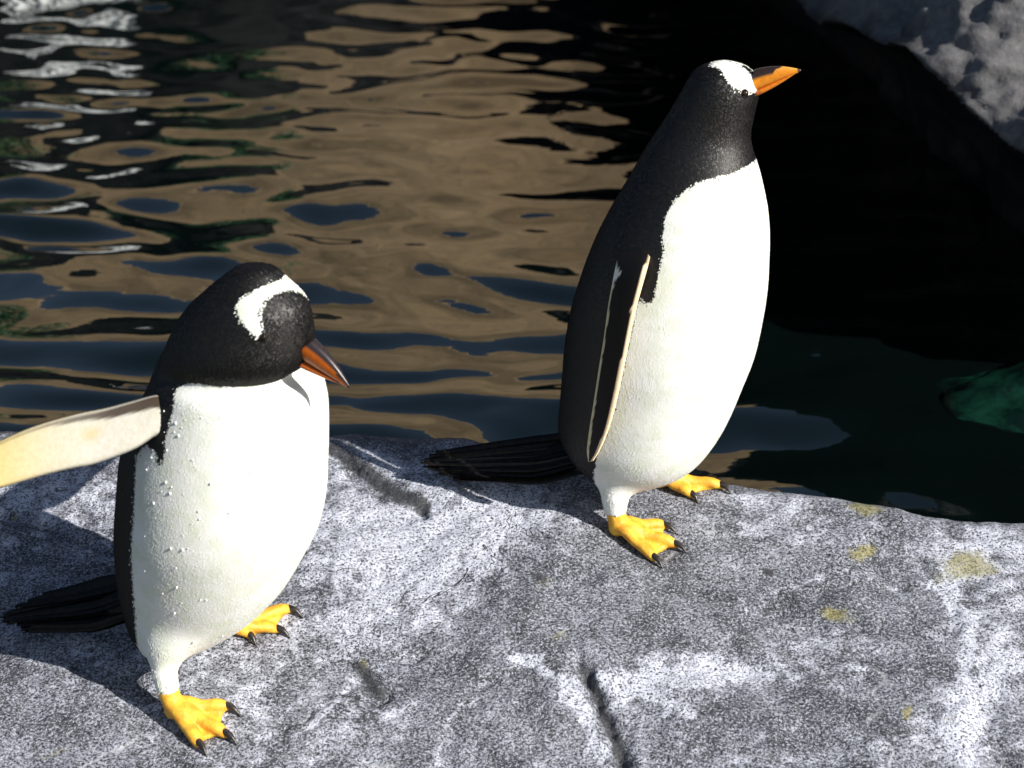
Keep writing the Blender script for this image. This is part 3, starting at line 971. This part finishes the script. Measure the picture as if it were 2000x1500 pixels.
def bill(pg, base_top, base_bot, tip, gape, phi, org, upper_tint, lower_tint, width=0.0125):
    """two mandibles lofted along the head's middle plane (pixels)"""
    ph = math.radians(phi)
    r = np.array([-math.sin(ph), -math.cos(ph), 0])
    def pt(p): return pg.at(*p, org=org, r=r)
    bt, bb, tp, gp = pt(base_top), pt(base_bot), pt(tip), pt(gape)
    root = None
    objs = []
    for nm, e0, e1, tint in (('upper_mandible', bt, gp, upper_tint), ('lower_mandible', gp, bb, lower_tint)):
        n, m = 26, 20
        rings, cols = [], []
        for i in range(n):
            s = i / (n - 1)
            # edges run to the tip; the culmen arches, upper tip hooks a little over the lower
            se = s
            top = e0 + (tp - e0) * se
            bot = e1 + (tp - e1) * se
            axis = (tp - (bt + bb) / 2); axis /= np.linalg.norm(axis)
            upd = (bt - bb); upd = upd - axis * (upd @ axis); upd /= np.linalg.norm(upd)
            if nm == 'upper_mandible':
                top = top + upd * 0.0045 * math.sin(math.pi * s) ** 0.9 + upd * 0.001
                bot = bot - upd * 0.0010
                if s > 0.8: bot = bot - upd * 0.0035 * ((s - 0.8) / 0.2) * (1 - s) * 4
            else:
                top = top + (bot - top) * 0.02 + (e1 - tp) * 0.04 * s
                bot = bot + (e1 - tp) * 0.06 * s - upd * 0.0015 * math.sin(math.pi * s)
            c = (top + bot) / 2
            hh = max(np.linalg.norm(top - bot) / 2, 0.0009)
            ww = max(width * (1 - s) ** 0.75 * (1.0 if nm == 'upper_mandible' else 0.85), 0.0011)
            a = np.linspace(0, 2 * math.pi, m, endpoint=False)
            d = (top - bot) / (np.linalg.norm(top - bot) + 1e-9)
            ca, sa = np.cos(a), np.sin(a)
            ring = c + (np.sign(sa) * abs(sa) ** 0.85 * hh)[:, None] * d + (np.sign(ca) * abs(ca) ** 0.8 * ww)[:, None] * r
            rings.append(ring)
            cols.append(np.array([tint(s, math.sin(x)) for x in a]))
        V, F = rings_to_mesh(rings)
        me = mesh_from(nm, V, F); shade_smooth(me)
        C = np.concatenate(cols + [[cols[0].mean(0)], [cols[-1].mean(0)]])
        set_col(me, 'tint', C)
        objs.append((nm, me))
    b = link('bill', objs[0][1], M_BILL, pg.root)
    link('lower_mandible', objs[1][1], M_BILL, b)
    return b, tp

def eye(pg, bvh, px, org, r, rad=0.0062):
    d = Vector(ray(*px)).normalized()
    hit = bvh.ray_cast(Vector(CAM), d)[0]
    P = np.array(hit)
    for q in (P, pg.mirror(P[None], org, r)[0]):
        bm = bmesh.new()
        bmesh.ops.create_uvsphere(bm, u_segments=20, v_segments=12, radius=rad)
        inner = r * (1 if (q - org) @ r > 0 else -1)
        bmesh.ops.translate(bm, verts=bm.verts, vec=Vector(q - inner * rad * 0.45))
        me = bpy.data.meshes.new('eye'); bm.to_mesh(me); bm.free(); shade_smooth(me)
        link('eye', me, M_EYE, pg.root)

CREAM = np.array([0.66, 0.56, 0.36]); INK = np.array([0.004, 0.0035, 0.0038]); WHITE = np.array([0.78, 0.77, 0.72]); PINK = np.array([0.62, 0.42, 0.30])

# ---------------------------------------------- the bird standing upright with its bill raised
def upright():
    pg = Penguin('upright penguin with folded flippers and raised orange bill on the rim of the rock', 20, (1243, 1005))
    rows = [(118, 1410, 1424, .9), (121, 1396, 1440, .9), (128, 1374, 1458, .9), (140, 1356, 1474, .88), (160, 1343, 1481, .86), (182, 1331, 1481, .84), (205, 1318, 1476, .82), (235, 1300, 1469, .80), (262, 1283, 1465, .80), (290, 1264, 1470, .82),
            (320, 1247, 1480, .85), (360, 1224, 1490, .90), (400, 1200, 1498, .94), (450, 1173, 1502, .96), (500, 1151, 1501, .96), (560, 1130, 1497, .95), (620, 1113, 1487, .94), (690, 1102, 1470, .93), (740, 1098, 1450, .92),
            (800, 1093, 1425, .92), (840, 1090, 1404, .92), (870, 1097, 1385, .92), (900, 1116, 1358, .90), (925, 1142, 1318, .88), (942, 1164, 1272, .85), (950, 1190, 1235, .8)]
    parts = [pg.loft(rows, steps=90)]
    czs, ccs, aas = pg.cz, pg.cc, pg.aa
    H1 = foot(pg, (1207, 1046), (1203, 1000), [(1296, 1033), (1318, 1070), (1276, 1096)], [(1322, 1044), (1347, 1085), (1300, 1117)])
    H2 = foot(pg, (1290, 952), (1306, 925), [(1402, 940), (1408, 955), (1350, 972)], [(1424, 946), (1428, 966), (1364, 985)])
    parts.append(pg.loft([(800, 1160, 1270, .5, -.045), (840, 1155, 1285, .6, -.035), (880, 1157, 1282, .75, -.022), (910, 1162, 1268, .85, -.014), (932, 1166, 1252, .95, -.008), (950, 1169, 1239, 1, -.004), (972, 1173, 1229, 1, 0), (990, 1178, 1225, 1, 0), (1003, 1180, 1224, 1, 0)], 40, 40, org=H1))
    parts.append(pg.loft([(800, 1250, 1360, .5, .04), (860, 1262, 1352, .7, .02), (905, 1278, 1335, 1, 0), (932, 1286, 1326, 1, 0)], 32, 30, org=H2))
    me = remeshed('body', parts, 0.0042, 7)
    yy = project(verts(me))[:, 1]
    V = relax(me, smooth(840, 890, yy) * smooth(978, 955, yy), 50)
    npx = pg.near_px(V)
    poly = [(1700, 305), (1476, 314), (1440, 334), (1400, 345), (1362, 356), (1335, 374), (1311, 400), (1298, 430), (1294, 465), (1297, 488), (1290, 520), (1282, 560), (1277, 586), (1262, 592), (1252, 580),
            (1240, 610), (1226, 690), (1206, 780), (1186, 850), (1166, 890), (1160, 930), (1164, 965), (1172, 1030), (1300, 1060), (1700, 900)]
    w = poly_sd(npx, poly) / 1370.0
    # back half stays black
    c = np.stack([np.interp(V[:, 2], czs, ccs[:, i]) for i in range(3)], -1)
    a = np.interp(V[:, 2], czs, aas)
    ang = np.abs(np.arctan2((V - c) @ pg.r, (V - c) @ pg.f))
    w = np.where(V[:, 2] > rock_z(V[:, 0], V[:, 1]) + 0.13, np.minimum(w, (math.radians(118) - ang) * a), w)
    patch = [(1386, 127), (1398, 119), (1418, 118), (1444, 126), (1466, 143), (1479, 155), (1481, 170), (1476, 181), (1462, 181), (1444, 175), (1427, 166), (1417, 152), (1410, 138), (1398, 130)]
    w = np.maximum(w, poly_sd(npx, patch) / 1370.0 + 0.0)
    set_attr(me, 'white', w)
    body = link('body', me, M_FEATHER, pg.root)
    bvh = BVHTree.FromPolygons([tuple(v) for v in V], [tuple(p.vertices) for p in me.polygons])
    b0 = pg.at(1478, 165)
    fm = flakes(pg, me, w, 80000, b0)
    tag(link('feathers', fm, M_FEATHER, body), kind='stuff')
    def ut(s, y):
        if y > 0.15 and s < 0.62 - 0.25 * (1 - y): return (0.02, 0.015, 0.014)
        if s > 0.93: return (0.05, 0.03, 0.02)
        return np.array([0.78, 0.27, 0.02]) if y < 0.5 else np.array([0.72, 0.32, 0.05])
    def lt(s, y): return (0.74, 0.22, 0.015) if s > 0.12 else (0.45, 0.12, 0.02)
    bill(pg, (1474, 137), (1482, 186), (1564, 137), (1474, 176), 20, pg.base, ut, lt, 0.0125)
    eye(pg, bvh, (1452, 183), pg.base, pg.r)
    # flippers folded against the sides
    lead = np.array([(1268, 480), (1270, 500), (1258, 545), (1243, 600), (1230, 660), (1218, 720), (1205, 780), (1190, 835), (1172, 878), (1158, 900)], float)
    trail = np.array([(1212, 480), (1206, 505), (1198, 545), (1188, 600), (1180, 660), (1170, 720), (1161, 780), (1152, 835), (1147, 878), (1150, 902)], float)
    n = 60
    q = np.linspace(0, 1, n); k = np.linspace(0, 1, len(lead))
    Lp = np.stack([cinterp(k, lead[:, i], q) for i in (0, 1)], -1); Tp = np.stack([cinterp(k, trail[:, i], q) for i in (0, 1)], -1)
    def depths(px):
        out = []
        for p in px:
            d = ray(*p); h = bvh.ray_cast(Vector(CAM), Vector(d).normalized())[0]
            out.append((np.array(h) - CAM) @ FWD if h is not None else np.nan)
        out = np.array(out); ok = ~np.isnan(out)
        pf = np.polyfit(q[ok], out[ok], 4)
        return np.polyval(pf, q)
    mid = (Lp + Tp) / 2
    dm = depths(mid)
    off = -0.024 + 0.040 * smooth(-0.06, 0.24, q)
    dl, dt = depths(Lp), depths(Tp)
    O = np.array([CAM + ray(*p) * (z - o_ * 1.25) for p, z, o_ in zip(Lp, np.minimum(dl, dm), off)])
    I = np.array([CAM + ray(*p) * (z - o_ * 0.6) for p, z, o_ in zip(Tp, np.minimum(dt, dm + 0.012), off)])
    wdir = (O - I); wdir /= np.linalg.norm(wdir, axis=1)[:, None]
    ldir = np.gradient((O + I) / 2, axis=0); ldir /= np.linalg.norm(ldir, axis=1)[:, None]
    nr = np.cross(ldir, wdir); nr /= np.linalg.norm(nr, axis=1)[:, None]
    if nr[20] @ (CAM - O[20]) < 0: nr = -nr
    th = np.interp(q, [0, 0.15, 0.7, 1], [0.004, 0.0075, 0.006, 0.002])
    def tint(S, T, side, V):
        wpx = np.interp(S, [0, 0.5, 1], [60, 52, 20])
        nz = 0.5 * fbm(V * 90, 3, 201)
        lead_rim = T * wpx < (4.6 + 2 * nz) * smooth(0.08, 0.22, S)
        trail_rim = ((1 - T) * wpx < 7.5 + 5 * nz) & (S > 0.25)
        blotch = (S > 0.135 + 0.05 * nz + 0.0035 * (1 - T) * wpx) & (S < 0.29) & ((1 - T) * wpx < (24 + 12 * nz) * smooth(0.28, 0.16, S))
        c = np.tile(INK, (len(S), 1))
        c[side < 0] = WHITE * 0.9
        c[lead_rim & (S > 0.045)] = np.array([0.80, 0.62, 0.42])
        c[trail_rim] = np.array([0.62, 0.55, 0.36])
        c[blotch] = WHITE
        return c
    fl = blade(O, I, th, nr, tint)
    link('flipper', fl, M_FLIPPER, pg.root)
    link('flipper', mirrored_mesh(pg, fl), M_FLIPPER, pg.root)
    tail(pg, [(1130, 885), (1060, 897), (980, 902), (900, 908), (815, 913)], 0.036, 0.014, 64, 2)
    return pg
upright()

# ---------------------------------------------- the bird looking down with a flipper held out
def stooping():
    pg = Penguin('stooping penguin with white head band looking down, one flipper held out to the side', 37, (388, 1322))
    rows = [(660, 390, 470, .9), (680, 335, 540, .85), (700, 312, 578, .85), (718, 303, 606, .86), (732, 297, 626, .88), (764, 284, 640, .9), (800, 266, 643, .92), (845, 247, 643, .93), (887, 235, 642, .93), (966, 227, 637, .93), (1020, 223, 623, .93), (1070, 223, 597, .92), (1142, 230, 552, .92),
            (1196, 238, 500, .9), (1230, 246, 450, .9), (1258, 258, 404, .88), (1278, 274, 368, .85), (1290, 292, 340, .8)]
    parts = [pg.loft(rows, steps=90)]
    czs, ccs, aas = pg.cz, pg.cc, pg.aa
    HPHI = 28
    hr = np.array([-math.sin(math.radians(HPHI)), -math.cos(math.radians(HPHI)), 0])
    horg = pg.at(430, 700) + hr * 0.022
    head = [(517, 488, 506, .85), (520, 470, 530, .85), (530, 450, 548, .85), (548, 428, 568, .82), (566, 406, 590, .78), (584, 388, 605, .75), (604, 366, 612, .72), (624, 350, 616, .70), (645, 337, 619, .70), (665, 327, 620, .70), (685, 319, 612, .72), (703, 312, 588, .74), (718, 310, 555, .74), (730, 316, 520, .72), (738, 340, 480, .7)]
    hp = pg.loft(head, 56, 50, org=horg, phi=HPHI)
    parts.append(hp)
    hz, hc, ha = pg.cz, pg.cc, pg.aa
    pg.cz, pg.cc, pg.aa = czs, ccs, aas
    H1 = foot(pg, (343, 1402), (328, 1348), [(443, 1387), (439, 1440), (388, 1460)], [(472, 1402), (472, 1461), (408, 1484)], 0.0138)
    H2 = foot(pg, (448, 1240), (462, 1205), [(566, 1196), (541, 1236), (486, 1246)], [(597, 1211), (570, 1250), (501, 1263)], 0.0138)
    parts.append(pg.loft([(1060, 300, 420, .5, -.068), (1120, 285, 428, .6, -.051), (1180, 270, 424, .72, -.032), (1225, 265, 409, .82, -.018), (1255, 268, 390, .9, -.010), (1275, 275, 371, .94, -.005), (1293, 285, 354, .96, -.002), (1312, 294, 348, 1, 0), (1332, 301, 349, 1, 0), (1350, 306, 351, 1, 0)], 40, 40, org=H1))
    parts.append(pg.loft([(1090, 400, 510, .5, .05), (1140, 415, 505, .6, .035), (1180, 430, 498, .8, .015), (1205, 440, 490, 1, 0), (1218, 445, 487, 1, 0)], 32, 30, org=H2))
    me = remeshed('body', parts, 0.0042, 9)
    yy = project(verts(me))[:, 1]
    V = relax(me, smooth(1150, 1215, yy) * smooth(1325, 1298, yy), 90)
    npx = pg.near_px(V)
    poly = [(345, 758), (378, 746), (410, 728), (486, 737), (533, 732), (566, 714), (590, 700), (760, 690), (760, 1330), (352, 1440), (296, 1420), (286, 1300), (268, 1261), (263, 1196), (256, 1088), (260, 1016), (264, 948), (267, 890),
            (285, 868), (306, 885), (308, 903), (319, 906), (324, 858), (332, 830), (338, 800)]
    w = poly_sd(npx, poly) / 1590.0
    c = np.stack([np.interp(V[:, 2], czs, ccs[:, i]) for i in range(3)], -1)
    a = np.interp(V[:, 2], czs, aas)
    ang = np.abs(np.arctan2((V - c) @ pg.r, (V - c) @ pg.f))
    w = np.where(V[:, 2] > rock_z(V[:, 0], V[:, 1]) + 0.10, np.minimum(w, (math.radians(121) - ang) * a), w)
    hcc = np.stack([np.interp(V[:, 2], hz, hc[:, i]) for i in range(3)], -1)
    haa = np.interp(V[:, 2], hz, ha)
    hf = np.array([math.cos(math.radians(HPHI)), -math.sin(math.radians(HPHI)), 0])
    rho = np.hypot(((V - hcc) @ hf) / haa, ((V - hcc) @ hr) / (haa * 0.71))
    ph0 = project(V)
    onhead = (V[:, 2] > hz[0] - 0.003) & (rho < 1.07)
    w = np.where(onhead, np.minimum(w, (rho - 1.07) * haa), w)
    hpx = pg.near_px(V, horg, hr)
    patch = [(609, 590), (602, 568), (578, 548), (560, 544), (530, 553), (500, 566), (474, 582), (461, 597), (468, 622), (486, 645), (500, 655), (521, 662), (513, 636), (511, 610), (520, 590), (540, 573), (565, 567), (588, 572)]
    w = np.maximum(w, poly_sd(hpx, patch) / 1590.0)
    w = np.where((V - horg) @ hr > -0.045, np.maximum(w, np.where(ph0[:, 0] > 540, poly_sd(ph0, patch) / 1590.0, -1)), w)
    set_attr(me, 'white', w)
    body = link('body', me, M_FEATHER, pg.root)
    bvh = BVHTree.FromPolygons([tuple(v) for v in V], [tuple(p.vertices) for p in me.polygons])
    b0 = pg.at(610, 690, org=horg, r=hr)
    fm = flakes(pg, me, w, 80000, b0)
    tag(link('feathers', fm, M_FEATHER, body), kind='stuff')
    def ut(s, y):
        if y > 0.38 - 0.1 * s: return (0.018, 0.016, 0.018)
        if s > 0.95: return (0.05, 0.03, 0.02)
        return (0.52, 0.12, 0.010)
    def lt(s, y): return (0.52, 0.12, 0.012) if s > 0.1 else (0.30, 0.07, 0.02)
    bill(pg, (612, 664), (572, 706), (683, 757), (582, 692), HPHI, horg, ut, lt, 0.012)
    eye(pg, bvh, (512, 660), horg, hr, 0.0055)
    # flipper held out: underside towards the camera
    top = np.array([(325, 772), (302, 771), (255, 783), (202, 797), (145, 809), (90, 824), (45, 840), (0, 860), (-45, 885), (-85, 912), (-112, 938), (-122, 955)], float)
    bot = np.array([(325, 846), (302, 853), (262, 878), (187, 906), (145, 914), (90, 927), (45, 940), (0, 953), (-45, 965), (-85, 970), (-110, 966), (-124, 960)], float)
    n = 80
    q = np.linspace(0, 1, n); k = np.linspace(0, 1, len(top))
    Lp = np.stack([cinterp(k, top[:, i], q) for i in (0, 1)], -1); Tp = np.stack([cinterp(k, bot[:, i], q) for i in (0, 1)], -1)
    h = bvh.ray_cast(Vector(CAM), Vector(ray(312, 815)).normalized())[0]
    D0 = (np.array(h) - CAM) @ FWD
    dep = D0 + 0.012 - 0.030 * q - 0.03 * q * q
    O = np.array([CAM + ray(*p) * (z + 0.004) for p, z in zip(Lp, dep)])
    I = np.array([CAM + ray(*p) * (z - 0.008) for p, z in zip(Tp, dep)])
    wdir = (O - I); wdir /= np.linalg.norm(wdir, axis=1)[:, None]
    ldir = np.gradient((O + I) / 2, axis=0); ldir /= np.linalg.norm(ldir, axis=1)[:, None]
    nr = np.cross(ldir, wdir); nr /= np.linalg.norm(nr, axis=1)[:, None]
    if nr[20] @ (CAM - O[20]) < 0: nr = -nr
    th = np.interp(q, [0, 0.15, 0.7, 1], [0.010, 0.008, 0.0055, 0.002])
    def tint(S, T, side, V):
        nz = fbm(V * 60, 3, 211)
        yel = smooth(0.25, 0.75, S)[:, None]
        c = np.array([0.50, 0.49, 0.44]) * (1 - yel) + np.array([0.50, 0.40, 0.15]) * yel
        spot = np.exp(-((S - 0.30) / 0.035) ** 2 - ((T - 0.45) / 0.13) ** 2)[:, None]
        c = c * (1 - 0.6 * spot) + 0.6 * spot * np.array([0.55, 0.36, 0.14])
        dark = smooth(0.0, 0.05, np.interp(S, [0, 0.05, 0.15, 0.30, 0.45, 0.8, 1], [0.36, 0.42, 0.34, 0.22, 0.14, 0.13, 0.05]) + 0.03 * nz - T) * smooth(0.035, 0.07, T)
        dk = (dark * np.interp(S, [0, 0.25, 0.5, 1], [1, 0.95, 0.55, 0.4]))[:, None]
        c = c * (1 - dk) + dk * np.array([0.045, 0.030, 0.022])
        c[side < 0] = INK
        rim = (T < 0.045)
        c[rim] = np.array([0.66, 0.52, 0.32])
        return c
    fl = blade(O, I, th, nr, tint)
    link('flipper', fl, M_FLIPPER, pg.root)
    link('flipper', mirrored_mesh(pg, fl), M_FLIPPER, pg.root)
    tail(pg, [(262, 1165), (205, 1180), (140, 1192), (70, 1202), (0, 1215)], 0.034, 0.014, 64, 5)
    # beads of water on the breast
    parts = []
    tries = 0
    while len(parts) < 45 and tries < 600:
        tries += 1
        x, y = random.uniform(275, 420), random.uniform(770, 1260)
        if random.random() < 0.25: x = random.uniform(275, 560)
        hit, nn, i, dd = bvh.ray_cast(Vector(CAM), Vector(ray(x, y)).normalized())
        if hit is None: continue
        rad = random.choice([0.0005, 0.0007, 0.0009, 0.0013])
        s = np.linspace(-0.6, 0.9, 5)
        N = np.array(nn); Hh = np.array(hit)
        parts.append(tube(Hh + N * 0.0008 + np.outer(s, [0, 0, -1]) * rad, rad * np.array([.7, .9, 1, .95, .7]), 8))
    V2, F2 = join_vf(parts)
    dm_ = mesh_from('water_beads', V2, F2); shade_smooth(dm_)
    kd = NT('water_bead'); kd.set(**{'Base Color': (0.9, 0.92, 0.9), 'Roughness': 0.03}); kd.b.inputs['IOR'].default_value = 1.33
    tag(link('water_beads', dm_, kd.m, body), kind='stuff')
    return pg
stooping()
